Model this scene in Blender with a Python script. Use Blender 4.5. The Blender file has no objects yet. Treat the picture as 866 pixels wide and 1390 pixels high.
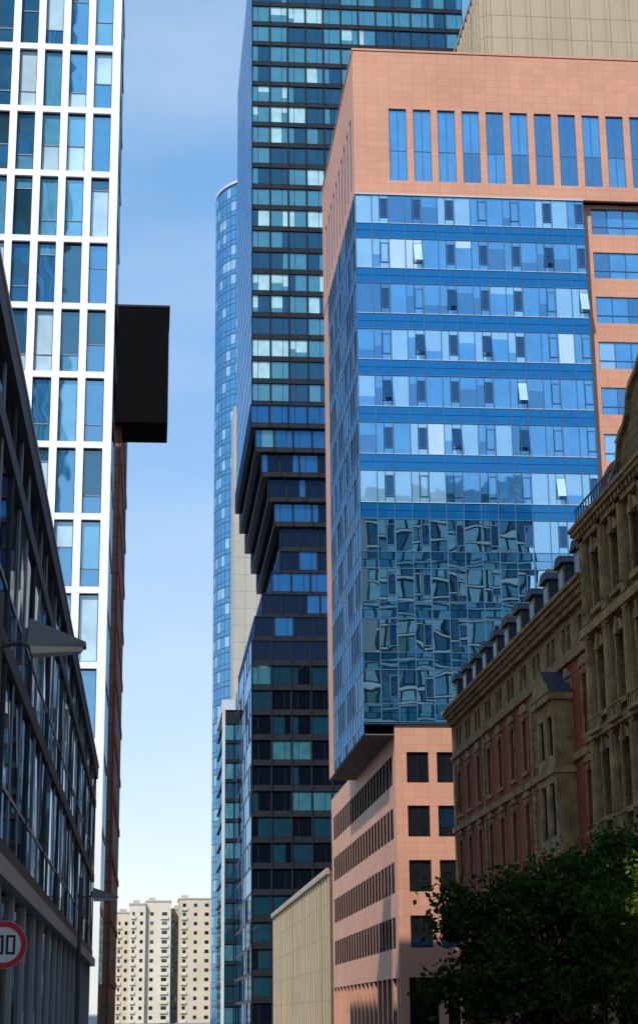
import bpy, math, random
from mathutils import Vector, Matrix
R=random.Random(7)
sc=bpy.context.scene
sc.view_settings.view_transform='Standard'; sc.view_settings.look='None'; sc.view_settings.exposure=0
# ---------------------------------------------------------------- materials
MATS={}
def newmat(name):
    m=bpy.data.materials.new(name); m.use_nodes=True; nt=m.node_tree; nt.nodes.clear()
    out=nt.nodes.new('ShaderNodeOutputMaterial'); MATS[name]=m
    return m,nt,out
def noise(nt,scale,detail=4,vec=None,rough=.6):
    n=nt.nodes.new('ShaderNodeTexNoise'); n.inputs['Scale'].default_value=scale
    n.inputs['Detail'].default_value=detail; n.inputs['Roughness'].default_value=rough
    if vec is None:
        tc=nt.nodes.new('ShaderNodeTexCoord'); vec=tc.outputs['Object']
    nt.links.new(vec,n.inputs['Vector']); return n
def ramp(nt,fac,stops):
    r=nt.nodes.new('ShaderNodeValToRGB'); nt.links.new(fac,r.inputs['Fac'])
    while len(r.color_ramp.elements)<len(stops): r.color_ramp.elements.new(.5)
    for e,(p,c) in zip(r.color_ramp.elements,stops): e.position=p; e.color=(*c,1) if len(c)==3 else c
    return r
def mul(c,k): return tuple(min(1,x*k) for x in c)
def mplain(name,col,rough=.7,var=.25,scale=1.2,bump=.0,metal=0,bscale=30,spec=.5):
    m,nt,out=newmat(name); b=nt.nodes.new('ShaderNodeBsdfPrincipled')
    n=noise(nt,scale,6); r=ramp(nt,n.outputs['Fac'],[(.3,mul(col,1-var)),(.7,mul(col,1+var))])
    nt.links.new(r.outputs['Color'],b.inputs['Base Color']); b.inputs['Roughness'].default_value=rough
    b.inputs['Metallic'].default_value=metal; b.inputs['Specular IOR Level'].default_value=spec
    if bump:
        n2=noise(nt,bscale,4); bp=nt.nodes.new('ShaderNodeBump'); bp.inputs['Strength'].default_value=bump; bp.inputs['Distance'].default_value=.03
        nt.links.new(n2.outputs['Fac'],bp.inputs['Height']); nt.links.new(bp.outputs['Normal'],b.inputs['Normal'])
    nt.links.new(b.outputs['BSDF'],out.inputs['Surface']); return m
def mpanel(name,c1,c2,joint,w,h,mort=.012,rough=.6,offset=0.0,var=.15,vs=.15,bump=.3):
    m,nt,out=newmat(name); b=nt.nodes.new('ShaderNodeBsdfPrincipled')
    tc=nt.nodes.new('ShaderNodeTexCoord'); sp=nt.nodes.new('ShaderNodeSeparateXYZ'); nt.links.new(tc.outputs['Object'],sp.inputs[0])
    ad=nt.nodes.new('ShaderNodeMath'); ad.operation='ADD'; nt.links.new(sp.outputs['X'],ad.inputs[0]); nt.links.new(sp.outputs['Y'],ad.inputs[1])
    cb=nt.nodes.new('ShaderNodeCombineXYZ'); nt.links.new(ad.outputs[0],cb.inputs['X']); nt.links.new(sp.outputs['Z'],cb.inputs['Y'])
    br=nt.nodes.new('ShaderNodeTexBrick'); br.offset=offset; br.squash=1
    br.inputs['Scale'].default_value=1; br.inputs['Brick Width'].default_value=w; br.inputs['Row Height'].default_value=h
    br.inputs['Mortar Size'].default_value=mort; br.inputs['Mortar Smooth'].default_value=.1
    br.inputs['Color1'].default_value=(*c1,1); br.inputs['Color2'].default_value=(*c2,1); br.inputs['Mortar'].default_value=(*joint,1)
    nt.links.new(cb.outputs[0],br.inputs['Vector'])
    n=noise(nt,vs,7); r=ramp(nt,n.outputs['Fac'],[(.3,(1-var,)*3),(.7,(1,1,1))])
    mx=nt.nodes.new('ShaderNodeMixRGB'); mx.blend_type='MULTIPLY'; mx.inputs['Fac'].default_value=1
    nt.links.new(br.outputs['Color'],mx.inputs[1]); nt.links.new(r.outputs['Color'],mx.inputs[2])
    nt.links.new(mx.outputs[0],b.inputs['Base Color']); b.inputs['Roughness'].default_value=rough; b.inputs['Specular IOR Level'].default_value=.3
    if bump:
        bp=nt.nodes.new('ShaderNodeBump'); bp.inputs['Strength'].default_value=bump; bp.inputs['Distance'].default_value=-.02
        nt.links.new(br.outputs['Fac'],bp.inputs['Height']); nt.links.new(bp.outputs['Normal'],b.inputs['Normal'])
    nt.links.new(b.outputs['BSDF'],out.inputs['Surface']); return m
def mglass(name,base,tint,refl=.4,rough=.015,wav=.02,wscale=.6,var=.15,graze=.95):
    m,nt,out=newmat(name)
    d=nt.nodes.new('ShaderNodeBsdfDiffuse'); g=nt.nodes.new('ShaderNodeBsdfGlossy')
    n=noise(nt,.7,3); r=ramp(nt,n.outputs['Fac'],[(.35,mul(base,1-var)),(.65,mul(base,1+var))])
    nt.links.new(r.outputs['Color'],d.inputs['Color'])
    g.inputs['Color'].default_value=(*tint,1); g.inputs['Roughness'].default_value=rough
    lw=nt.nodes.new('ShaderNodeLayerWeight'); lw.inputs['Blend'].default_value=.5
    pw=nt.nodes.new('ShaderNodeMath'); pw.operation='POWER'; pw.inputs[1].default_value=4; nt.links.new(lw.outputs['Facing'],pw.inputs[0])
    mr=nt.nodes.new('ShaderNodeMapRange'); mr.inputs['To Min'].default_value=refl; mr.inputs['To Max'].default_value=graze
    nt.links.new(pw.outputs[0],mr.inputs['Value'])
    mx=nt.nodes.new('ShaderNodeMixShader'); nt.links.new(mr.outputs[0],mx.inputs[0]); nt.links.new(d.outputs[0],mx.inputs[1]); nt.links.new(g.outputs[0],mx.inputs[2])
    if wav:
        n2=noise(nt,wscale,1); bp=nt.nodes.new('ShaderNodeBump'); bp.inputs['Strength'].default_value=1; bp.inputs['Distance'].default_value=wav
        nt.links.new(n2.outputs['Fac'],bp.inputs['Height']); nt.links.new(bp.outputs['Normal'],g.inputs['Normal'])
    nt.links.new(mx.outputs[0],out.inputs['Surface']); return m

mpanel('salmon_granite',(.57,.28,.185),(.53,.255,.165),(.40,.18,.12),1.05,.68,.014,.55,var=.16)
mpanel('beige_panels',(.40,.32,.22),(.37,.295,.2),(.2,.16,.11),2.6,3.2,.05,.5)
mpanel('pale_panels',(.44,.42,.38),(.41,.39,.355),(.25,.24,.21),2.6,3.9,.06,.5)
mpanel('ribbed_beige',(.38,.29,.16),(.34,.26,.14),(.08,.06,.04),1.3,30,.16,.6)
mpanel('brown_brick',(.42,.15,.08),(.36,.12,.07),(.16,.08,.05),.8,1.2,.06,.8)
mpanel('red_brick',(.44,.075,.03),(.34,.055,.024),(.22,.08,.045),.26,.085,.010,.85,offset=.5,var=.3,vs=.5)
mpanel('ashlar',(.33,.195,.085),(.25,.15,.065),(.09,.05,.03),.9,.45,.02,.85,offset=.5,var=.5,vs=.6)
mplain('sandstone',(.31,.19,.085),.85,.5,1.3,.4,spec=.2)
mplain('slate',(.035,.04,.05),.6,.3,2,spec=.3)
mplain('white_frame',(.80,.80,.79),.45,.04,.4)
mplain('grey_frame',(.26,.27,.28),.45,.1,.5)
mplain('light_frame',(.45,.48,.52),.45,.1,.5)
mplain('blue_frame',(.05,.12,.21),.4,.15,.5)
mplain('dark_frame',(.010,.012,.016),.5,.2,.5,spec=.2)
mplain('lb_frame',(.035,.037,.04),.5,.2,.5,spec=.3)
mplain('black_clad',(.003,.003,.0035),.8,.2,.5,spec=.05)
mplain('concrete',(.36,.34,.30),.8,.12,.4)
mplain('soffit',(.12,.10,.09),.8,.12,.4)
mplain('beige_render',(.50,.42,.31),.85,.12,.15)
mplain('cream_render',(.56,.50,.40),.85,.1,.15)
mplain('asphalt',(.05,.05,.052),.9,.2,2,.3)
mplain('paving',(.2,.19,.18),.9,.15,2,.2)
mplain('kerb_stone',(.3,.29,.27),.8,.15,2)
mplain('road_paint',(.75,.75,.72),.7,.1,4)
mplain('ground_soil',(.10,.10,.09),.95,.2,.1)
mplain('metal_grey',(.07,.07,.07),.4,.15,3,metal=.3)
mplain('lamp_metal',(.16,.15,.14),.45,.15,3)
mplain('sign_white',(.8,.8,.8),.4,.03,3); mplain('sign_red',(.65,.02,.03),.4,.05,3); mplain('sign_black',(.01,.01,.01),.4,.05,3); mplain('sign_blue',(.05,.2,.55),.4,.05,3)
mplain('bark',(.04,.03,.02),.9,.3,6,.5)
mplain('dark_room',(.006,.006,.007),.8,.2,1,spec=.1)
# glass families
mglass('sg_light',(.22,.42,.60),(.35,.62,.86),.34,.02,.010,.5,.06)
mglass('sg_pale',(.45,.60,.70),(.45,.65,.85),.25,.02,.010,.5,.06)
mglass('sg_mid',(.05,.20,.42),(.28,.56,.84),.42,.02,.010,.5)
mglass('sg_dark',(.015,.07,.15),(.23,.48,.74),.5,.02,.010,.5)
mglass('sg_spandrel',(.006,.10,.28),(.08,.30,.55),.32,.03,.008,.4,.1)
mglass('sg_wavy',(.012,.04,.06),(.5,.75,.86),.8,.008,.010,.30)
mglass('sg_wavy_spandrel',(.006,.05,.10),(.34,.60,.76),.65,.01,.008,.28)
mglass('sg_sash',(.006,.025,.06),(.15,.32,.55),.3)
mglass('sg_side',(.01,.02,.035),(.26,.38,.52),.35,.03,.012)
mglass('sg_side_dark',(.008,.012,.02),(.10,.15,.22),.35,.03,.012)
mglass('sg_side_blue',(.01,.06,.14),(.16,.36,.58),.35,.03,.012)
mglass('wt_blue',(.02,.11,.21),(.38,.66,.86),.48,.02,.01)
mglass('wt_mid',(.10,.32,.46),(.45,.70,.86),.4,.02,.01)
mglass('wt_light',(.45,.62,.70),(.55,.75,.9),.25,.04,.008)
mglass('wt_dark',(.015,.05,.07),(.25,.45,.55),.4,.02,.01)
mglass('om_light',(.34,.54,.57),(.42,.64,.72),.2,.03,.006)
mglass('om_teal',(.045,.17,.22),(.25,.46,.56),.33,.02,.006)
mglass('om_dark',(.008,.04,.065),(.14,.30,.45),.25,.02,.006)
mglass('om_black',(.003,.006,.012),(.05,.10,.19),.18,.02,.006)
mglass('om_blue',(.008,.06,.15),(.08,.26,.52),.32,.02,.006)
mglass('om_side',(.08,.15,.24),(.45,.62,.8),.5,.05,.006)
mglass('mt_blue',(.05,.20,.38),(.30,.55,.82),.5,.03,.01)
mglass('mt_light',(.28,.48,.62),(.5,.7,.88),.45,.03,.01)
mglass('lb_glass',(.012,.018,.028),(.6,.7,.8),.22,.02,.010,.6)
mglass('lb_glass_light',(.14,.19,.24),(.7,.8,.88),.3,.03,.010,.6)
mglass('old_glass',(.01,.012,.014),(.35,.42,.5),.14,.02,.01)
mglass('lamp_glass',(.55,.52,.45),(.9,.9,.9),.15,.2,0)

# ---------------------------------------------------------------- mesh builder
class MB:
    def __init__(s): s.v=[];s.f=[];s.m=[]
    def poly(s,pts,m):
        b=len(s.v); s.v+= [tuple(p) for p in pts]; s.f.append(tuple(range(b,b+len(pts)))); s.m.append(m)
    def hexa(s,p,m):
        b=len(s.v); s.v+=[tuple(q) for q in p]
        for q in ((0,1,2,3),(7,6,5,4),(0,4,5,1),(1,5,6,2),(2,6,7,3),(3,7,4,0)):
            s.f.append(tuple(b+i for i in q)); s.m.append(m)
    def box(s,x0,x1,y0,y1,z0,z1,m):
        s.hexa([(x0,y0,z0),(x1,y0,z0),(x1,y1,z0),(x0,y1,z0),(x0,y0,z1),(x1,y0,z1),(x1,y1,z1),(x0,y1,z1)],m)
    def prism(s,pts,off,m):
        n=len(pts); b=len(s.v); off=Vector(off)
        s.v+=[tuple(p) for p in pts]+[tuple(Vector(p)+off) for p in pts]
        s.f.append(tuple(range(b,b+n))); s.m.append(m); s.f.append(tuple(b+n+i for i in reversed(range(n)))); s.m.append(m)
        for i in range(n):
            j=(i+1)%n; s.f.append((b+i,b+j,b+n+j,b+n+i)); s.m.append(m)
    def cone(s,p0,p1,r0,r1,m,n=8):
        p0=Vector(p0);p1=Vector(p1);d=(p1-p0).normalized(); a=d.orthogonal().normalized(); c=d.cross(a); b=len(s.v)
        for p,r in((p0,r0),(p1,r1)):
            for i in range(n):
                t=2*math.pi*i/n; s.v.append(tuple(p+a*math.cos(t)*r+c*math.sin(t)*r))
        for i in range(n):
            j=(i+1)%n; s.f.append((b+i,b+j,b+n+j,b+n+i)); s.m.append(m)
        s.f.append(tuple(b+n+i for i in range(n))); s.m.append(m); s.f.append(tuple(b+i for i in reversed(range(n)))); s.m.append(m)
    def obj(s,name,parent=None):
        me=bpy.data.meshes.new(name); me.from_pydata(s.v,[],s.f)
        names=sorted(set(s.m)); idx={n:i for i,n in enumerate(names)}
        for n in names: me.materials.append(MATS[n])
        me.polygons.foreach_set('material_index',[idx[n] for n in s.m]); me.update()
        o=bpy.data.objects.new(name,me); sc.collection.objects.link(o)
        if parent: o.parent=parent
        return o
def empty(name,loc=(0,0,0)):
    e=bpy.data.objects.new(name,None); e.location=loc; sc.collection.objects.link(e); e.empty_display_size=.5; return e
class F:
    def __init__(s,mb,kind,c): s.mb=mb;s.k=kind;s.c=c
    def P(s,u,z,d):
        k=s.k;c=s.c
        return (u,c-d,z) if k=='F' else (c-d,u,z) if k=='L' else (c+d,u,z) if k=='R' else (u,c+d,z)
    def box(s,u0,u1,z0,z1,d0,d1,m):
        P=s.P; s.mb.hexa([P(u0,z0,d0),P(u1,z0,d0),P(u1,z1,d0),P(u0,z1,d0),P(u0,z0,d1),P(u1,z0,d1),P(u1,z1,d1),P(u0,z1,d1)],m)
    def pane(s,u0,u1,z0,z1,d,m,t=.003):
        a=R.gauss(0,t);b=R.gauss(0,t);uc=(u0+u1)/2;zc=(z0+z1)/2
        s.mb.poly([s.P(u,z,d+a*(u-uc)+b*(z-zc)) for u,z in((u0,z0),(u1,z0),(u1,z1),(u0,z1))],m)
def pick(ch):
    t=R.random()*sum(w for _,w in ch)
    for n,w in ch:
        t-=w
        if t<=0: return n
    return ch[-1][0]
def grid(f,u0,u1,z0,z1,nu,nf,gu,glo,ghi,d,ch,t=.002,split=0):
    du=(u1-u0)/nu; dz=(z1-z0)/nf
    for j in range(nf):
        for i in range(nu):
            a=u0+i*du+gu/2;b=a+du-gu;c=z0+j*dz+glo;e=z0+(j+1)*dz-ghi
            if split and R.random()<split:
                k=c+(e-c)*R.choice([.25,.4,.5,.65]); f.pane(a,b,c,k,d,pick(ch),t); f.pane(a,b,k,e,d,pick(ch),t)
            else: f.pane(a,b,c,e,d,pick(ch),t)
def punched(f,u0,u1,z0,z1,wins,rows,wall,ch,th=.35,gd=-.22,frame='dark_frame',mull=True,transom=.0):
    z=z0
    for (a,b) in rows:
        if a>z: f.box(u0,u1,z,a,-th,0,wall)
        u=u0
        for (c,e) in wins:
            f.box(u,c,a,b,-th,0,wall); u=e
            zt=a+(b-a)*transom
            if transom: f.pane(c,e,a,zt,gd,pick(ch)); f.pane(c,e,zt,b,gd,pick(ch))
            else: f.pane(c,e,a,b,gd,pick(ch))
            w=.05; g1=gd+.05
            f.box(c,c+w,a,b,gd+.003,g1,frame); f.box(e-w,e,a,b,gd+.003,g1,frame)
            f.box(c+w,e-w,a,a+w,gd+.003,g1,frame); f.box(c+w,e-w,b-w,b,gd+.003,g1,frame)
            if mull: f.box((c+e)/2-.03,(c+e)/2+.03,a+w,b-w,gd+.003,g1,frame)
            if transom:
                f.box(c+w,(c+e)/2-.03,zt,zt+.05,gd+.003,g1-.01,frame); f.box((c+e)/2+.03,e-w,zt,zt+.05,gd+.003,g1-.01,frame)
        f.box(u,u1,a,b,-th,0,wall); z=b
    if z1>z: f.box(u0,u1,z,z1,-th,0,wall)

def simple_tower(name,x0,x1,y0,y1,h,fl,pitch,frame,ch,sides='FLRB',gap=.15,spl=.2,slab=.0,lo=.5,split=0,slabm=None):
    e=empty(name); mb=MB(); mb.box(x0,x1,y0,y1,0,h,frame); mb.obj('walls',e)
    mb=MB(); nf=max(1,int(h/fl))
    for s in sides:
        c={'F':y0,'B':y1,'L':x0,'R':x1}[s]; a,b=(x0,x1) if s in'FB' else (y0,y1)
        f=F(mb,s,c); nu=max(1,round((b-a)/pitch))
        grid(f,a+.2,b-.2,0,nf*fl,nu,nf,gap,lo,spl,.05,ch,.002,split)
        if slab:
            for j in range(nf+1): f.box(a,b,j*fl-.2,j*fl+.2,.06,slab,slabm or frame)
    mb.obj('windows',e); return e

# ---------------------------------------------------------------- salmon tower
S=empty('salmon_office_tower')
SG=[('sg_light',5),('sg_pale',1.2),('sg_mid',5),('sg_dark',1.5)]
XL,YF,XG,XR=16.3,137.0,35.9,62.0
ZB,ZG,ZT=23.5,68.4,82.0
ZS=ZB-.9
mb=MB(); f=F(mb,'F',YF); l=F(mb,'L',XL)
wins=[(19.35+i*2.11,20.88+i*2.11) for i in range(20)]
punched(f,XL,XR,ZG,ZT,wins,[(69.7,76.5)],'salmon_granite',[('sg_mid',4),('sg_dark',4),('sg_light',.7)],transom=.42,frame='blue_frame')
winl=[(139.0+i*2.4,140.3+i*2.4) for i in range(10)]
punched(l,YF+.36,165,ZG,ZT,winl,[(69.7,76.5)],'salmon_granite',[('sg_side_dark',1)],transom=.42,frame='blue_frame',gd=-.1)
mb.box(XL+.4,XR,YF+.4,165,ZT-1.2,ZT-.9,'concrete')
f.box(XL-.06,XR,ZT,ZT+.18,-.5,.08,'salmon_granite'); l.box(YF+.5,165,ZT,ZT+.18,-.5,.08,'salmon_granite')
l.box(160,165,ZS,ZG-.003,-.4,-.05,'salmon_granite')
fr=F(mb,'F',YF+.9)
H=(ZG-ZB)/11
rows=[(ZB+j*H+1.35,ZB+j*H+3.75) for j in range(11)]
z=0
for a,b in rows:
    fr.box(XG+.1,XR,z,a,-.4,0,'salmon_granite'); z=b
    fr.box(XG+.1,XG+.9,a,b,-.4,0,'salmon_granite')
    n=18
    for i in range(n):
        c=XG+.9+i*1.4
        fr.pane(c,c+1.4,a,b,-.15,pick([('sg_mid',4),('sg_dark',2),('sg_light',1)])); fr.box(c-.03,c+.03,a,b,-.14,-.06,'blue_frame')
    fr.box(XG+.9,XR,a+.7,a+.76,-.14,-.08,'blue_frame')
fr.box(XG+.1,XR,z,ZG-.01,-.4,0,'salmon_granite')
mb.box(XL+.5,XR,YF+1.4,164.8,ZS,ZT-1.3,'dark_room')
mb.box(36.2,XR,YF+1.4,164.8,0,ZS-.01,'dark_room')
mb.obj('granite_walls',S)
# glass box
mb=MB(); f=F(mb,'F',YF); l=F(mb,'L',XL)
mb.box(XL+.12,XG,YF+.12,YF+1.3,ZB,ZG-.02,'blue_frame')
mb.box(XL+.12,XL+.5,YF+1.3,159.9,ZS,ZG-.02,'dark_frame')
mb.box(XL,XG,YF+.02,159.9,ZB-.16,ZB-.02,'blue_frame')
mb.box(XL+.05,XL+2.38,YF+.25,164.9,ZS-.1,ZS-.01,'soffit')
NU=14; du=(XG-XL)/NU
for j in range(11):
    z=ZB+j*H
    lowf=j<4; prev=None
    for i in range(NU):
        u=XL+i*du
        sp='sg_wavy_spandrel' if lowf else 'sg_spandrel'
        f.pane(u+.03,u+du-.03,z+.04,z+.68,0,sp,.0015); f.pane(u+.03,u+du-.03,z+.72,z+1.36,0,sp,.0015)
        ch=[('sg_wavy',9),('sg_dark',1),('sg_light',.4)] if lowf else SG
        m=prev if (prev and R.random()<.45) else pick(ch); prev=m
        top=z+H-.06
        def vis(p,q,m):
            if not lowf and m in('sg_light','sg_pale','sg_mid') and R.random()<.35:
                k=z+1.42+(top-z-1.42)*R.choice([.3,.45,.6,.75]); lo2='sg_mid' if m!='sg_mid' else 'sg_dark'
                f.pane(p,q,z+1.42,k,0,lo2,.004); f.pane(p,q,k,top,0,m,.004)
            else: f.pane(p,q,z+1.42,top,0,m,.003)
        if i%2==1:
            sw=.72
            vis(u+.03,u+du-sw-.05,m)
            a,b=u+du-sw,u+du-.03
            f.pane(a,b,z+1.42,z+1.85,0,m); f.pane(a,b,z+H-.4,z+H-.06,0,m)
            f.pane(a+.07,b-.07,z+1.95,z+H-.5,.03,'sg_sash' if R.random()<.45 else m,.004)
            for q in((a,a+.06),(b-.06,b)): f.box(q[0],q[1],z+1.88,z+H-.43,.0,.07,'blue_frame')
            f.box(a+.06,b-.06,z+1.88,z+1.94,0,.07,'blue_frame'); f.box(a+.06,b-.06,z+H-.49,z+H-.43,0,.07,'blue_frame')
            if (i,j) in ((3,9),(11,9),(3,7),(7,7),(9,6),(5,5),(9,5),(11,4),(5,8),(13,8),(1,6)):
                mb.poly([f.P(a,z+H-.45,.06),f.P(b,z+H-.45,.06),f.P(b,z+2.0,.5),f.P(a,z+2.0,.5)],'wt_light' if (i+j)%3==0 else 'sg_sash')
        else: vis(u+.03,u+du-.03,m)
    f.box(XL,XG,z-.03,z+.03,0.01,.07,'blue_frame'); f.box(XL,XG,z+1.36,z+1.41,.01,.06,'blue_frame' if lowf else 'light_frame')
for i in range(NU+1):
    u=XL+i*du; f.box(max(XL,u-.03),min(XG,u+.03),ZB,ZG-.02,.012,.1 if i%2==0 else .06,'blue_frame')
f.box(XL-.02,XG+.02,ZG-.12,ZG-.02,0.02,.14,'light_frame')
mb.box(XG,XG+.06,YF+.02,YF+1.3,ZB,ZG-.03,'blue_frame')
NS=12; ds=(159.9-YF)/NS
for j in range(-1,11):
    z=ZB+j*H; zz=max(z,ZS)
    for i in range(NS):
        u=YF+i*ds
        if j>=0: l.pane(u+.05,u+ds-.05,z+.04,z+1.36,0,R.choice(['sg_side_blue','sg_side_blue','sg_side']),.004)
        l.pane(u+.05,u+ds-.05,max(z+1.42,zz),z+H-.06,0,R.choice(['sg_side','sg_side_dark','sg_side_dark','sg_side_blue']),.008)
    if j>=0: l.box(YF,159.9,z-.05,z+.05,.01,.04,'blue_frame'); l.box(YF,159.9,z+1.34,z+1.42,.01,.035,'blue_frame')
for i in range(NS+1):
    u=YF+i*ds; l.box(u-.05 if i else u,u+.05,ZS,ZG-.02,.012,.045,'blue_frame')
mb.obj('glass_box',S)
# podium
mb=MB(); XP=18.7; f=F(mb,'F',YF+.25); l=F(mb,'L',XP)
prow=[(21.2-4.1*k-2.35,21.2-4.1*k) for k in (3,2,1,0)]
pw=[(19.6,21.3),(21.95,23.6)]+[(24.3+i*2.35,25.95+i*2.35) for i in range(4)]
punched(f,XP,35.5,5.0,ZB-.18,pw,prow,'salmon_granite',[('old_glass',3),('sg_sash',1)],transom=.3)
lw=[(139+i*2.1,140.85+i*2.1) for i in range(22)]
punched(l,YF+.61,187,5.0,ZB-1.9,lw,[(a,b) for a,b in prow],'salmon_granite',[('old_glass',3),('sg_side_dark',2)],gd=-.07)
l.box(YF+.61,187,ZB-1.9,ZB-.27,-.35,-.001,'salmon_granite')
f.box(XP,35.5,4.4,5.0,-.35,.03,'salmon_granite'); l.box(YF+.6,187,4.4,5.0,-.35,.03,'salmon_granite')
for i in range(6):
    f.box(XP+i*2.9,XP+.7+i*2.9,0,4.4,-.4,0,'salmon_granite')
for i in range(17): l.box(138.4+i*3,139.1+i*3,0,4.4,-.4,0,'salmon_granite')
mb.box(XP+.4,35.5,YF+1.0,187,0,5,'dark_room'); mb.box(XP+.37,35.4,YF+.7,186.9,22.0,22.3,'concrete')
mb.box(XP+.37,XP+8,165,187,22.3,22.5,'concrete')
mb.obj('podium',S)

# ---------------------------------------------------------------- stepped tower
O=empty('stepped_glass_skyscraper')
mbw=MB(); mbg=MB()
FH=4.1; x0b,x1b,y0b,y1b=16.1,55.2,290.0,345.0
nfl=47
hip={24:.25,23:.6,22:1.7,21:2.9,20:4.0,19:5.0,18:5.0,17:3.6,16:1.8,15:.5}
for k in range(nfl):
    z=k*FH-.2; s=hip.get(k,0); xa,ya=x0b+s,y0b+s*.9
    if k==24: xa-=.5; ya-=.6
    mbw.box(xa,x1b+s,ya,y1b,z,z+FH,'dark_frame')
    f=F(mbg,'F',ya); l=F(mbg,'L',xa)
    up=k>=25
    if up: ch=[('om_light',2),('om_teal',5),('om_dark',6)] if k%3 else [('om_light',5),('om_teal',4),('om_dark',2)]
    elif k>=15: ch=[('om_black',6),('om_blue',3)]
    else: ch=[('om_black',11),('om_dark',4),('om_teal',.25)]  # lower floors: shade and dark reflections put into the pane colours
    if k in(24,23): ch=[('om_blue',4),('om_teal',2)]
    n=12; w=(x1b-x0b)/n; m=pick(ch)
    for i in range(n):
        a=xa+i*w+.17; b=xa+(i+1)*w-.17
        if R.random()<.55: m=pick(ch)
        c=a+(b-a)*(.68 if i%2 else .32)
        for (p,q) in((a,c-.05),(c+.05,b)):
            mm=m if R.random()<.7 else pick(ch)
            if mm=='om_light' and R.random()<.45:
                zz=z+.85+R.choice([.8,1.4,1.9]); f.pane(p,q,z+.85,zz,.04,'om_teal',.002); f.pane(p,q,zz,z+FH-.2,.04,mm,.002)
            else: f.pane(p,q,z+.85,z+FH-.2,.04,mm,.002)
        f.box(xa+i*w-.1 if i else xa,xa+i*w+.1,z,z+FH-.3,.01,.3,'dark_frame')
    f.box(xa,x1b+s,z+FH-.16,z+FH-.02,.01,.35,'dark_frame')
    nl=18; w=(y1b-ya)/nl
    for i in range(nl):
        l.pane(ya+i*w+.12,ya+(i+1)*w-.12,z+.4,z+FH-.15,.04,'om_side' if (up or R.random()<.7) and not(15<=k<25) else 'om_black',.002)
mbw.obj('floor_slabs',O); mbg.obj('glazing',O)

# ---------------------------------------------------------------- round tower
T=empty('round_glass_tower'); mb=MB(); cx,cy,r=29.6,414.0,15.6; n=56; fl=3.9; nf=51
def ring(rr,z0,z1,m):
    for i in range(n):
        a=2*math.pi*i/n;b=2*math.pi*(i+1)/n
        mb.poly([(cx+rr*math.cos(a),cy+rr*math.sin(a),z0),(cx+rr*math.cos(b),cy+rr*math.sin(b),z0),(cx+rr*math.cos(b),cy+rr*math.sin(b),z1),(cx+rr*math.cos(a),cy+rr*math.sin(a),z1)],m)
ring(r,0,nf*fl+1,'blue_frame')
mb.poly([(cx+r*math.cos(2*math.pi*i/n),cy+r*math.sin(2*math.pi*i/n),nf*fl) for i in range(n)],'concrete')
for k in range(nf):
    z=k*fl
    for i in range(n):
        a=2*math.pi*(i+.06)/n;b=2*math.pi*(i+.94)/n; rr=r+.08
        m=pick([('mt_blue',7),('mt_light',2)])
        A=(cx+rr*math.cos(a),cy+rr*math.sin(a));B=(cx+rr*math.cos(b),cy+rr*math.sin(b))
        mb.poly([(*A,z+1.3),(*B,z+1.3),(*B,z+fl-.2),(*A,z+fl-.2)],m)
        mb.poly([(*A,z+.1),(*B,z+.1),(*B,z+1.15),(*A,z+1.15)],'mt_blue')
ring(r+.3,nf*fl+.6,nf*fl+1.3,'light_frame'); mb.obj('glass_drum',T)
mb=MB(); mb.box(17.6,32,393,404,0,137.5,'pale_panels'); mb.obj('service_core',T)

simple_tower('glass_office_block',14.0,24,350,377,59.5,3.8,2.2,'dark_frame',[('om_dark',4),('om_teal',2),('mt_blue',1)],'FL',.3,.4,.3)
e=bpy.data.objects['glass_office_block']; mb=MB(); mb.box(13.7,24,349.7,377.3,59.55,61.6,'light_frame'); mb.box(13.7,14.3,349.65,350.2,0,59.5,'light_frame'); mb.obj('cornice',e)

# beige tower behind
e=empty('beige_panel_tower'); mb=MB(); mb.box(40.9,85,200,227,0,131,'beige_panels')
l=F(mb,'L',40.9)
for i in range(13): l.box(200.5+i*2,201.2+i*2,60,130,.02,.5,'beige_panels')
f=F(mb,'F',200)
for i in range(17): f.box(40.9+i*2.6,41.15+i*2.6,60,131,.01,.14,'beige_panels')
mb.box(40.6,85,199.6,227,131,131.6,'beige_panels')
mb.obj('walls',e)
# ribbed building
e=empty('ribbed_facade_building'); mb=MB(); mb.box(18.5,40,188,275,0,16.2,'ribbed_beige'); l=F(mb,'L',18.5)
for i in range(29): l.box(188.3+i*3,188.7+i*3,0,15.8,.01,.12,'beige_panels')
l.box(188,275,15.8,16.4,.01,.3,'beige_panels'); mb.obj('walls',e)

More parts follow.
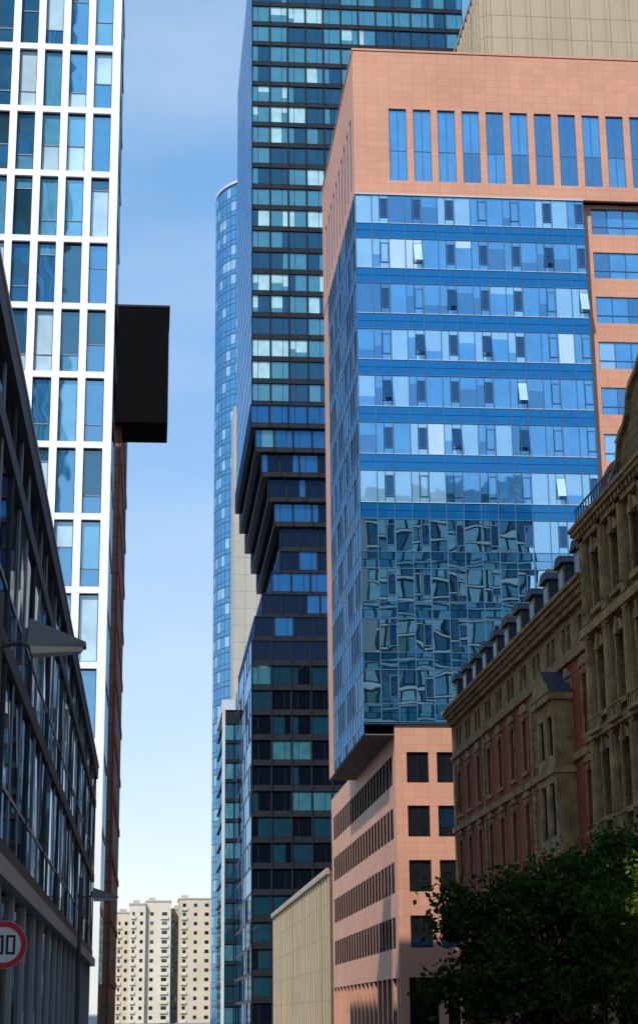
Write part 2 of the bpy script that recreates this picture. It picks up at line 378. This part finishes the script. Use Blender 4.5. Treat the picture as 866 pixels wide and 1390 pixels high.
# ---------------------------------------------------------------- white grid tower
W=empty('white_grid_office_tower'); WX=-2.19; WY=83.0; fl=3.6; pt=1.28
ZTOP=49.9+3.6*2
mb=MB(); mg=MB(); f=F(mb,'F',WY); g=F(mg,'F',WY)
mb.box(-34,WX-.12,WY+.4,94,0,ZTOP,'dark_frame')
nb=14
WC=[('wt_blue',6),('wt_mid',4),('wt_light',2),('wt_dark',1.5)]
zs=[ZTOP-fl*k for k in range(0,16)]
for i in range(nb):
    b=-2.61-i*pt; a=b-.91
    f.box(b,(-2.19 if i==0 else b+pt-.91),0,ZTOP,-.38,0,'white_frame')
    for k in range(15):
        z1=zs[k]-.16; z0=zs[k+1]+.16
        if R.random()<.75:
            q=z0+(z1-z0)*R.choice([.28,.28,.28,.45,.6,.8]); m1,m2=pick(WC),pick(WC)
            if k>6 and R.random()<.3: m2='wt_dark'
            g.pane(a,b,z0,q,-.25,m1,.003); g.pane(a,b,q,z1,-.25,m2,.003)
            f.box(a+.05,b-.05,q-.02,q+.02,-.24,-.2,'grey_frame')
        else: g.pane(a,b,z0,z1,-.25,pick(WC),.003)
        f.box(a,a+.04,z0,z1,-.24,-.17,'dark_frame'); f.box(b-.04,b,z0,z1,-.24,-.17,'dark_frame')
        f.box(a+.04,b-.04,z0,z0+.05,-.24,-.17,'dark_frame'); f.box(a+.04,b-.04,z1-.05,z1,-.24,-.17,'dark_frame')
    for k in range(16): f.box(a,b,zs[k]-.16,min(ZTOP,zs[k]+.16),-.38,-.003,'white_frame')
rr=F(mb,'R',WX-.12); rg=F(mg,'R',WX-.12)
for k in range(15):
    for i in range(6): rg.pane(WY+.5+i*1.75,WY+2.1+i*1.75,zs[k+1]+.2,zs[k]-.2,.02,R.choice(['wt_dark','wt_dark','sg_side']),.003)
    rr.box(WY+.4,94,zs[k]-.15,zs[k]+.1,.01,.05,'grey_frame')
mb.obj('frame',W); mg.obj('glazing',W)

# brown building with black cantilever
B=empty('brick_building'); mb=MB(); mb.box(-30,-2.3,111.2,135,0,45,'brown_brick'); rr=F(mb,'R',-2.3)
for k in range(12):
    rr.box(111.3,135,k*3.6+.1,k*3.6+.5,.01,.07,'brown_brick')
    for i in range(4): rr.pane(114+i*5.6,115.2+i*5.6,k*3.6+1.1,k*3.6+3.0,.02,'sg_side_dark')
mb.obj('walls',B)
mb=MB(); mb.box(-9,.68,110.2,114.5,38.6,46.6,'black_clad'); mb.box(-9.05,.73,110.15,114.55,46.6,46.75,'dark_frame'); mb.obj('cantilever_box',B)

# ---------------------------------------------------------------- low glass building left
L=empty('low_glass_building'); LX=-2.3; mb=MB(); r_=F(mb,'R',LX)
mb.box(-9,LX-.25,4,74.9,0,11.2,'dark_frame')
lev=[(4.35,7.0),(7.35,10.0),(10.3,11.2)]
nm=36; d_=(75-4)/nm
for (a,b) in lev:
    for i in range(nm):
        u=4+i*d_
        for (p,q) in (((a,a+(b-a)*.3),(a+(b-a)*.3+.04,b)) if b-a>1.5 else ((a,b),)):
            r_.pane(u+.05,u+d_-.05,p,q,0,R.choice(['lb_glass','lb_glass','lb_glass_light']),.008)
        if b-a>1.5: r_.box(u+.04,u+d_-.04,a+(b-a)*.3-.02,a+(b-a)*.3+.05,.008,.02,'grey_frame')
for i in range(nm+1):
    u=4+i*d_; r_.box(u-.045,u+.045,4.35,11.2,.0,.025 if i%3 else .05,'grey_frame' if i%3 else 'lb_frame')
for z in (4.0,7.0,10.0): r_.box(4,75,z,z+.32,-.1,.07,'lb_frame')
r_.box(4,75,3.7,3.99,-.1,.18,'grey_frame')
r_.box(4,75.1,11.2,11.65,-.3,.12,'lb_frame'); r_.box(4,75.1,11.65,11.72,-.3,.15,'light_frame')
for i in range(24): 
    r_.box(4.3+i*3,4.7+i*3,0,3.7,-.2,0.02,'grey_frame'); r_.pane(4.7+i*3,7.3+i*3,.5,3.6,-.05,'lb_glass')
mb.box(LX-.3,LX-.02,75.02,75.1,0,11.2,'grey_frame')
mb.obj('facade',L)

# ---------------------------------------------------------------- old sandstone building
A=empty('ornate_sandstone_building'); A.location=(20.15,0,0)
mb=MB(); f=F(mb,'L',0.0); OG=[('old_glass',1)]
y0,y1=79.0,119.0; nb=11; bw=(y1-y0-1.2)/nb
wn=[(y0+.6+i*bw+bw/2-.58,y0+.6+i*bw+bw/2+.58) for i in range(nb)]
punched(f,y0,y1,0,4.3,[(a-.6,b+.6) for a,b in wn],[(.6,3.6)],'ashlar',OG,.5,-.4)
punched(f,y0,y1,4.3,8.8,wn,[(5.2,7.9)],'red_brick',OG,.5,-.3,transom=.65)
punched(f,y0,y1,8.8,13.4,wn,[(9.8,12.5)],'red_brick',OG,.5,-.3,transom=.65)
punched(f,y0,y1,13.4,18.1,wn,[(14.3,17.0)],'red_brick',OG,.5,-.3,transom=.65)
ws=[]
for a,b in wn: ws+=[(a-.35,a+.45),(b-.45,b+.35)]
punched(f,y0,y1,18.1,20.6,ws,[(18.7,19.9)],'sandstone',OG,.5,-.3,mull=False)
for z,h,d in((4.2,.3,.22),(8.65,.3,.16),(13.2,.35,.2),(18.0,.22,.18),(18.25,.12,.1)): f.box(y0,y1,z,z+h,.004,d,'sandstone')
f.box(y0,y1,20.25,20.5,.004,.3,'sandstone')
for i in range(int((y1-y0)/.55)): f.box(y0+.1+i*.55,y0+.38+i*.55,20.5,20.8,.004,.5,'sandstone')
f.box(y0,y1,20.6,20.8,-.5,.0,'sandstone'); f.box(y0,y1,20.8,21.05,-.5,.62,'sandstone'); f.box(y0,y1,21.05,21.25,-.5,.75,'sandstone')
for zi,(zb,zt,style) in enumerate(((5.2,7.9,0),(9.8,12.5,1),(14.3,17.0,2))):
    for k,(a,b) in enumerate(wn):
        f.box(a-.2,a-.003,zb-.1,zt+.05,.004,.06,'sandstone'); f.box(b+.003,b+.2,zb-.1,zt+.05,.004,.06,'sandstone')
        f.box(a-.3,b+.3,zb-.3,zb-.1,.004,.13,'sandstone'); f.box(a-.25,b+.25,zt+.05,zt+.3,.004,.08,'sandstone')
        f.box((a+b)/2-.14,(a+b)/2+.14,zt-.05,zt+.4,.01,.13,'sandstone')
        if style:
            f.box(a-.35,b+.35,zt+.35,zt+.45,.004,.16,'sandstone')
            c=(a+b)/2
            if style==2 and k%2==0:
                pts=[f.P(a-.35,zt+.453,.004)]+[f.P(c+(b-a+.7)/2*math.cos(t),zt+.453+.4*math.sin(t),.004) for t in [math.pi*(1-q/8) for q in range(9)]][1:]
            else: pts=[f.P(a-.35,zt+.453,.004),f.P(c,zt+.88,.004),f.P(b+.35,zt+.453,.004)]
            mb.prism(pts,(-.14,0,0),'sandstone')
for i in range(nb+1):
    c=y0+.6+i*bw
    if i%4==0 or i==nb:
        for q in range(19):
            w=.4 if q%2 else .28; f.box(max(y0,c-w),min(y1,c+w),8.98+q*.48,8.98+q*.48+.43,.003,.06,'sandstone')
oc=86.0; a,b=oc-2.0,oc+2.0
punched(F(mb,'L',-1.0),a,b,8.9,16.2,[(a+.5,a+1.6),(b-1.6,b-.5)],[(9.8,12.3),(13.6,15.5)],'sandstone',OG,.3,-.2)
mb.box(-.7,-.02,a+.003,a+.3,8.9,16.2,'sandstone'); mb.box(-.7,-.02,b-.3,b-.003,8.9,16.2,'sandstone')
F(mb,'L',-1.0).box(a-.15,b+.15,16.2,16.55,-.98,.2,'sandstone'); F(mb,'L',-1.0).box(a-.1,b+.1,12.7,13.0,-.98,.12,'sandstone')
mb.prism([(-1.2,a-.2,16.553),(-1.2,b+.2,16.553),(-1.2,oc,17.9)],(1.18,0,0),'slate')
mb.prism([(-1.25,a-.25,16.553),(-1.25,b+.25,16.553),(-1.25,oc,17.95)],(.045,0,0),'sandstone')
mb.prism([(-1.0,a,8.9),(-1.0,b,8.9),(-.5,b-.5,8.0),(-.5,a+.5,8.0)],(.48,0,0),'sandstone')
mb.hexa([(.1,y0,21.25),(.1,y1,21.25),(14,y1,21.25),(14,y0,21.25),(1.9,y0,24.6),(1.9,y1-1.5,24.6),(12,y1-1.5,24.6),(12,y0,24.6)],'slate')
for i in range(nb):
    c=y0+.6+(i+.5)*bw
    mb.box(-.05,1.6,c-.75,c+.75,21.3,23.0,'slate'); mb.box(-.1,-.055,c-.62,c+.62,21.55,22.85,'sandstone'); mb.poly([(-.105,c-.45,21.7),(-.105,c+.45,21.7),(-.105,c+.45,22.7),(-.105,c-.45,22.7)],'old_glass')
    mb.prism([(-.25,c-.95,23.0),(-.25,c+.95,23.0),(-.25,c+.4,23.45),(-.25,c-.4,23.45)],(1.9,0,0),'slate')
for c in (88,101,113): mb.box(3,4.2,c,c+1.6,24.3,26.6,'red_brick'); mb.box(2.9,4.3,c-.1,c+1.7,26.6,26.85,'sandstone')
mb.box(.5,14,y0+.1,y1-.05,0,21.2,'dark_room')
mb.box(-.0,14,y1+.002,y1+.3,0,21.2,'ashlar'); mb.obj('brick_wing',A)
# gabled wing
mb=MB(); f=F(mb,'L',-.55); ya,yb=50.0,78.3
nb=8; bw=(yb-ya-1.6)/nb
wn=[(ya+.8+i*bw+bw/2-.62,ya+.8+i*bw+bw/2+.62) for i in range(nb)]
lv=[(0,4.3,1.0,3.6),(4.3,8.8,5.2,7.9),(8.8,13.4,9.8,12.6),(13.4,18.1,14.3,17.1),(18.1,22.6,19.0,21.5)]
for a,b,c,d in lv: punched(f,ya,yb,a,b,wn,[(c,d)],'ashlar',OG,.55,-.42,transom=.65)
for z,h,d in((4.2,.35,.35),(8.65,.35,.3),(13.2,.4,.4),(17.9,.4,.38),(22.2,.25,.3)): f.box(ya,yb+.1,z,z+h,.004,d,'sandstone')
for i in range(int((yb-ya)/.6)): f.box(ya+.1+i*.6,ya+.4+i*.6,22.45,22.7,.004,.45,'sandstone')
f.box(ya,yb+.15,22.7,22.9,-.55,.55,'sandstone'); f.box(ya,yb+.2,22.9,23.05,-.55,.65,'sandstone')
for i in range(nb+1):
    c=ya+.8+i*bw
    for a,b,_,_ in lv[1:]:
        w=.33; f.box(c-w,c+w,a+.4,b-.35,.003,.18,'sandstone'); f.box(c-w-.1,c+w+.1,b-.35,b-.12,.003,.3,'sandstone'); f.box(c-w-.1,c+w+.1,a+.38,a+.8,.003,.26,'sandstone')
        mb.cone(f.P(c,0,.2)[:2]+(a+.8,),f.P(c,0,.2)[:2]+(b-.35,),.2,.16,'sandstone',10)
for (A0,B0,zb,zt) in lv[1:]:
    for a,b in wn:
        c=(a+b)/2
        f.box(a-.2,a-.003,zb,zt,.004,.1,'sandstone'); f.box(b+.003,b+.2,zb,zt,.004,.1,'sandstone'); f.box(a-.3,b+.3,zb-.25,zb-.003,.004,.2,'sandstone')
        pts=[f.P(c+.85*math.cos(t),zt+.003+.55*math.sin(t),.004) for t in [math.pi*(1-q/10) for q in range(11)]]
        mb.prism(pts,(-.16,0,0),'sandstone'); f.box(c-.14,c+.14,zt-.1,zt+.62,.02,.26,'sandstone')
        if zb in(9.8,14.3):
            f.box(a-.4,b+.4,zb-.95,zb-.8,.004,.6,'sandstone')
            f.box(a-.4,b+.4,zb-.32,zb-.256,.42,.6,'sandstone')
            for q in range(7): f.box(a-.33+q*.3,a-.2+q*.3,zb-.8,zb-.32,.44,.57,'sandstone')
gc=61.5
half=[(10.5,23.05),(10.4,23.4),(9.6,23.6),(9.0,23.9),(8.7,24.5),(8.3,24.9),(7.6,25.0),(7.1,25.4),(6.9,26.0),(6.3,26.4),(5.4,26.6),(4.6,27.0),(3.4,27.3),(1.8,27.9),(0,28.1)]
prof=[(gc+a,z) for a,z in half]+[(gc-a,z) for a,z in reversed(half[:-1])]
mb.prism([f.P(u,z,-.45) for u,z in prof],(-.6,0,0),'ashlar')
cap=[(gc+a,z) for a,z in half]
for (a,b) in zip(cap[:-1],cap[1:]):
    mb.hexa([f.P(a[0],a[1],-.55),f.P(b[0],b[1],-.55),f.P(b[0]+.1,b[1]+.22,-.55),f.P(a[0]+.1,a[1]+.22,-.55),f.P(a[0],a[1],.35),f.P(b[0],b[1],.35),f.P(b[0]+.1,b[1]+.22,.35),f.P(a[0]+.1,a[1]+.22,.35)],'sandstone')
for u,zz in ((gc+9.2,24.0),(gc-9.2,24.0)):
    mb.cone(f.P(u,zz,0),f.P(u,zz+.9,0),.28,.18,'sandstone',8); mb.cone(f.P(u,zz+.9,0),f.P(u,zz+1.5,0),.3,.04,'sandstone',8)
for u in (gc-3,gc,gc+3): f.box(u-.5,u+.5,24.0,25.8,.16,.2,'dark_frame'); f.box(u-.7,u+.7,25.8,26.0,.15,.4,'sandstone')
mb.box(.1,3,73.0,76.6,23.05,24.4,'slate')
mb.prism([(0.0,74.8+2.0*math.cos(math.pi*(1-q/10)),24.4+.8*math.sin(math.pi*(1-q/10))) for q in range(11)],(2.5,0,0),'slate')
mb.box(-.02,.08,73.6,76.0,23.1,24.4,'sandstone'); mb.poly([(-.03,73.9,23.2),(-.03,75.7,23.2),(-.03,75.7,24.3),(-.03,73.9,24.3)],'old_glass')
for i in range(16): f.box(70.5+i*.5,70.55+i*.5,23.05,23.9,.3,.35,'metal_grey')
f.box(70.4,78.2,23.9,23.96,.29,.36,'metal_grey'); f.box(70.4,78.2,23.4,23.44,.29,.36,'metal_grey')
mb.hexa([(.3,ya,23.05),(.3,yb,23.05),(14,yb,23.05),(14,ya,23.05),(3.2,ya,26),(3.2,yb-2.5,26),(12,yb-2.5,26),(12,ya,26)],'slate')
mb.box(.1,14,yb-.1,yb+.15,0,23,'ashlar'); mb.box(.2,14,ya,yb-.1,0,22.9,'dark_room'); mb.box(-.0,14,ya-.3,ya-.002,0,23,'ashlar')
mb.obj('gabled_wing',A)

# ---------------------------------------------------------------- distant housing
def housing(name,blocks):
    e=empty(name); mb=MB()
    for (xa,xb,ya_,yb_,h,mat) in blocks:
        mb.box(xa,xb,ya_,yb_,0,h,mat); mb.box(xa-.2,xb+.2,ya_-.2,yb_+.2,h,h+.5,'concrete')
        ff=F(mb,'F',ya_); nf=int(h/2.95); nw=max(2,int((xb-xa)/3.2)); w=(xb-xa)/nw
        for i in range(nw):
            ww=R.choice([.28,.36,.42]); wide=R.random()<.25
            for j in range(nf):
                a=xa+i*w+w*(.5-ww/2); ff.pane(a,a+w*ww,j*2.95+1.2,j*2.95+2.3,.05,R.choice(['sg_side_dark','sg_side']))
                if wide: ff.box(a-.4,a+w*ww+.4,j*2.95+.1,j*2.95+1.0,.06,.5,'cream_render')
        lf=F(mb,'L',xa)
        for j in range(nf):
            for i in range(3): lf.pane(ya_+2+i*4,ya_+3.4+i*4,j*2.95+1.1,j*2.95+2.4,.05,'old_glass')
        mb.box(xa+1,xa+3.2,ya_+3,ya_+8,h+.5,h+1.6,'concrete')
    mb.obj('apartment_walls',e)
housing('apartment_block',[(-10.5,-6.2,603,618,34.5,'beige_render'),(-6.2,-1.0,600,616,37,'cream_render'),(-1.0,7.2,602,618,38,'cream_render')])
housing('apartment_block',[(7.4,9.8,612,624,36,'beige_render'),(9.8,24.5,606,624,39,'beige_render')])

# ---------------------------------------------------------------- off-view city (behind / beside camera)
simple_tower('added_shade_tower',-21.5,-9,5,47,112,3.8,3,'concrete',[('wt_dark',3),('wt_mid',2)],'FLRB',.6,.5)  # added unseen tower, sized to cast shade on the sandstone building and trees
simple_tower('mirror_office_tower',40,74,-82,-60,101,3.9,2.6,'dark_frame',[('om_dark',3),('om_teal',3),('om_light',4)],'B',.5,.5,.35,slabm='white_frame')
simple_tower('city_office_block',-30,14,-95,-70,38,3.6,3,'beige_render',[('old_glass',2),('wt_mid',1)],'B',1.2,.9)
simple_tower('city_office_block',20.3,50,-50,44,24,3.8,3,'beige_render',[('old_glass',2),('wt_mid',1)],'LB',1.2,.9)

# ---------------------------------------------------------------- ground
def sheet(name,x0,x1,y0,y1,z,m):
    mb=MB(); mb.poly([(x0,y0,z),(x1,y0,z),(x1,y1,z),(x0,y1,z)],m); return mb.obj(name)
sheet('ground',-3000,3000,-1500,4500,-.02,'ground_soil')
sheet('road',-.3,8.6,-150,590,0,'asphalt')
sheet('road',19.6,120,120,136,.004,'asphalt')
mb=MB(); mb.box(-2.28,-.45,-150,590,-.01,.12,'paving'); mb.box(-.45,-.3,-150,590,-.01,.125,'kerb_stone'); mb.obj('pavement')
mb=MB(); mb.box(8.75,19.0,-150,119,-.01,.12,'paving'); mb.box(8.6,8.75,-150,119,-.01,.125,'kerb_stone'); mb.box(8.75,18.3,137,590,-.01,.12,'paving'); mb.box(8.6,8.75,137,590,-.01,.125,'kerb_stone'); mb.obj('pavement')
mb=MB()
for i in range(90): mb.poly([(4.08,-40+i*6,.008),(4.22,-40+i*6,.008),(4.22,-37+i*6,.008),(4.08,-37+i*6,.008)],'road_paint')
mb.obj('road_markings')

# ---------------------------------------------------------------- trees
def mleaf(name,c1,c2):
    m,nt,out=newmat(name); d=nt.nodes.new('ShaderNodeBsdfDiffuse'); t=nt.nodes.new('ShaderNodeBsdfTranslucent')
    n=noise(nt,.9,3); r=ramp(nt,n.outputs['Fac'],[(.35,c1),(.65,c2)])
    nt.links.new(r.outputs['Color'],d.inputs['Color']); nt.links.new(r.outputs['Color'],t.inputs['Color'])
    mx=nt.nodes.new('ShaderNodeMixShader'); mx.inputs[0].default_value=.3
    nt.links.new(d.outputs[0],mx.inputs[1]); nt.links.new(t.outputs[0],mx.inputs[2]); nt.links.new(mx.outputs[0],out.inputs['Surface'])
mleaf('leaf_dark',(.014,.030,.007),(.032,.058,.012)); mleaf('leaf_mid',(.03,.055,.01),(.06,.10,.018)); mleaf('leaf_bright',(.16,.26,.02),(.28,.36,.04))
def tree(name,base,cen,rad,ncl,nl,size,mats,clr=.8,trunk=.22):
    e=empty(name,base); b=Vector(base); mb=MB()
    top=Vector(cen)-b
    mb.cone((0,0,0),(top.x*.3,top.y*.3,top.z*.55),trunk,trunk*.7,'bark'); mb.cone((top.x*.3,top.y*.3,top.z*.55),tuple(top),trunk*.7,trunk*.35,'bark')
    lf=MB()
    for c in range(ncl):
        while True:
            p=Vector((R.uniform(-1,1),R.uniform(-1,1),R.uniform(-1,1)))
            if .35<p.length<1: break
        p*=1+R.gauss(0,.1)
        q=top+Vector((p.x*rad[0],p.y*rad[1],p.z*rad[2]))
        if c%5==0:
            st=Vector((top.x*.3,top.y*.3,top.z*.6)); md=(st+q)/2+Vector((0,0,.3)); mb.cone(st,md,trunk*.35,trunk*.2,'bark',6); mb.cone(md,q,trunk*.2,.02,'bark',5)
        k=clr*R.uniform(.6,1.2)
        for _ in range(nl):
            s=q+Vector((R.gauss(0,k*.45),R.gauss(0,k*.45),R.gauss(0,k*.3)))
            u=Vector((R.gauss(0,1),R.gauss(0,1),R.gauss(0,1))).normalized(); w=u.orthogonal().normalized(); w=(w+u.cross(w)*R.uniform(-1,1)).normalized()
            a=size*R.uniform(.6,1.2)
            lf.poly([s-u*a*.6,s+w*a*.33,s+u*a*.6,s-w*a*.33],pick(mats))
    mb.obj('trunk_and_limbs',e); lf.obj('crown',e)
LM=[('leaf_dark',5),('leaf_mid',3)]
tree('street_tree',(10.6,49,.12),(10.6,49.2,3.5),(3.0,3,2.4),85,200,.19,LM)
tree('street_tree',(12.9,50,.12),(13.5,50,4.1),(2.5,3,2.9),80,190,.19,LM)
tree('street_tree',(12.2,42,.12),(12.1,42,3.3),(2.2,2.4,2.0),50,170,.17,LM)
tree('street_tree',(11.0,38,.12),(10.95,38.5,4.35),(.55,.8,.7),14,150,.14,[('leaf_bright',6),('leaf_mid',2)],.45,.1)

# ---------------------------------------------------------------- street lamps, signs
def lamp(loc,hz,arm,hl):
    e=empty('street_lamp',loc); mb=MB()
    mb.cone((0,0,0),(0,0,1.1),.09,.085,'metal_grey',14); mb.cone((0,0,1.1),(0,0,hz+.6),.06,.05,'metal_grey',14); mb.obj('pole',e)
    mb=MB(); mb.cone((0,0,hz+.02),(arm,0,hz+.06),.03,.03,'metal_grey',8); mb.cone((0,0,hz+.0),(0,0,hz+.12),.075,.075,'metal_grey',12); mb.obj('arm',e)
    mb=MB(); a=arm; b=arm+hl
    mb.hexa([(a,-.16,hz),(b,-.1,hz+.0),(b,.1,hz+.0),(a,.16,hz),(a+.02,-.12,hz+.3),(b,-.1,hz+.05),(b,.1,hz+.05),(a+.02,.12,hz+.3)],'lamp_metal')
    mb.box(a-.06,a+.0,-.09,.09,hz+.02,hz+.2,'lamp_metal'); mb.obj('head',e)
    mb=MB(); mb.hexa([(a+.05,-.13,hz-.09),(b-.06,-.08,hz-.05),(b-.06,.08,hz-.05),(a+.05,.13,hz-.09),(a+.03,-.15,hz-.002),(b-.03,-.09,hz-.002),(b-.03,.09,hz-.002),(a+.03,.15,hz-.002)],'lamp_glass'); mb.obj('lens',e)
lamp((-1.66,19.1,.12),5.4,.32,.62)
lamp((-2.0,54,.12),4.95,.35,.75)
e=empty('speed_limit_sign',(-1.85,24,.12)); mb=MB(); mb.cone((0,.04,0),(0,.04,2.85),.03,.03,'metal_grey',10); mb.obj('post',e)
def disc(rad,y,m,inner=None,n=40,cz=2.5):
    mb=MB()
    if inner is None: mb.poly([(rad*math.cos(2*math.pi*i/n),y,cz+rad*math.sin(2*math.pi*i/n)) for i in range(n)],m)
    else:
        for i in range(n):
            a=2*math.pi*i/n;b=2*math.pi*(i+1)/n
            mb.hexa([(inner*math.cos(a),y,cz+inner*math.sin(a)),(rad*math.cos(a),y,cz+rad*math.sin(a)),(rad*math.cos(b),y,cz+rad*math.sin(b)),(inner*math.cos(b),y,cz+inner*math.sin(b)),
             (inner*math.cos(a),y-.004,cz+inner*math.sin(a)),(rad*math.cos(a),y-.004,cz+rad*math.sin(a)),(rad*math.cos(b),y-.004,cz+rad*math.sin(b)),(inner*math.cos(b),y-.004,cz+inner*math.sin(b))],m)
    return mb
disc(.3,0,'sign_white').obj('plate',e); disc(.295,-.003,'sign_red',.225).obj('ring',e)
mb=MB()
def stroke(x0,x1,z0,z1): mb.box(x0,x1,-.006,-.002,2.5+z0,2.5+z1,'sign_black')
stroke(-.15,-.03,.09,.12); stroke(-.13,-.05,-.015,.015); stroke(-.15,-.03,-.12,-.09); stroke(-.03,-.0,-.12,.12)
stroke(.03,.06,-.12,.12); stroke(.12,.15,-.12,.12); stroke(.06,.12,.09,.12); stroke(.06,.12,-.12,-.09); mb.obj('digits',e)
e=empty('street_name_sign',(10.6,36,.12)); mb=MB(); mb.cone((-.1,0,0),(-.1,0,3.05),.03,.03,'metal_grey',10); mb.obj('post',e)
mb=MB(); mb.box(-.05,.75,-.03,-.0,2.65,2.98,'sign_blue'); mb.box(.0,.7,-.036,-.031,2.7,2.93,'sign_white'); mb.obj('plate',e)

# ---------------------------------------------------------------- sky & sun
EL,ROT=45,210
w=bpy.data.worlds.new('World'); sc.world=w; w.use_nodes=True; nt=w.node_tree; nt.nodes.clear()
out=nt.nodes.new('ShaderNodeOutputWorld'); bg=nt.nodes.new('ShaderNodeBackground'); sk=nt.nodes.new('ShaderNodeTexSky'); sk.sky_type='NISHITA'; sk.sun_disc=False
sk.sun_elevation=math.radians(EL); sk.sun_rotation=math.radians(ROT); sk.air_density=1.0; sk.dust_density=.6; sk.ozone_density=2.0
tc=nt.nodes.new('ShaderNodeTexCoord'); sp=nt.nodes.new('ShaderNodeSeparateXYZ'); nt.links.new(tc.outputs['Generated'],sp.inputs[0])
gr=ramp(nt,sp.outputs['Z'],[(0,(.56,.47,.47)),(.18,(.56,.54,.54)),(.36,(.52,.66,.70)),(.55,(.44,.78,.86)),(1,(.40,.70,.80))])
m2=nt.nodes.new('ShaderNodeVectorMath'); m2.operation='MULTIPLY'; nt.links.new(sk.outputs[0],m2.inputs[0]); nt.links.new(gr.outputs['Color'],m2.inputs[1])
m3=nt.nodes.new('ShaderNodeVectorMath'); m3.operation='SCALE'; m3.inputs['Scale'].default_value=2.0; nt.links.new(m2.outputs[0],m3.inputs[0])
mp=nt.nodes.new('ShaderNodeMapping'); mp.inputs['Scale'].default_value=(2.2,2.2,6); nt.links.new(tc.outputs['Generated'],mp.inputs[0])
n=noise(nt,1.9,8,mp.outputs[0],.5); r=ramp(nt,n.outputs['Fac'],[(.38,(.06,.06,.06)),(.85,(.5,.5,.5))])
mx=nt.nodes.new('ShaderNodeMixRGB'); nt.links.new(r.outputs['Color'],mx.inputs[0]); nt.links.new(m3.outputs[0],mx.inputs[1]); mx.inputs[2].default_value=(5.6,6.2,6.9,1)
nt.links.new(mx.outputs[0],bg.inputs[0]); bg.inputs[1].default_value=.15; nt.links.new(bg.outputs[0],out.inputs[0])
sd=bpy.data.lights.new('sun','SUN'); sd.energy=4.8; sd.angle=math.radians(.5); sd.color=(1,.94,.85)
so=bpy.data.objects.new('sun',sd); sc.collection.objects.link(so)
el=math.radians(EL); ro=math.radians(ROT); ts=Vector((math.sin(ro)*math.cos(el),math.cos(ro)*math.cos(el),math.sin(el)))
so.rotation_euler=ts.to_track_quat('Z','Y').to_euler(); so.location=(-60,-90,130)

# ---------------------------------------------------------------- camera
cam=bpy.data.cameras.new('camera'); co=bpy.data.objects.new('camera',cam); sc.collection.objects.link(co); sc.camera=co
cam.sensor_fit='HORIZONTAL'; cam.sensor_width=36; cam.lens=101; cam.shift_y=-.052; cam.clip_end=8000; cam.clip_start=.1
up=Vector((-85,8080,-2429)).normalized(); v=Vector((0,0,-1)); fh=(v-up*v.dot(up)).normalized(); xh=fh.cross(up)
sX=xh*.9955+fh*.0946; sY=xh*-.0946+fh*.9955
m=Matrix((sX,sY,up)).to_4x4(); m.translation=Vector((0,0,1.7)); co.matrix_world=m
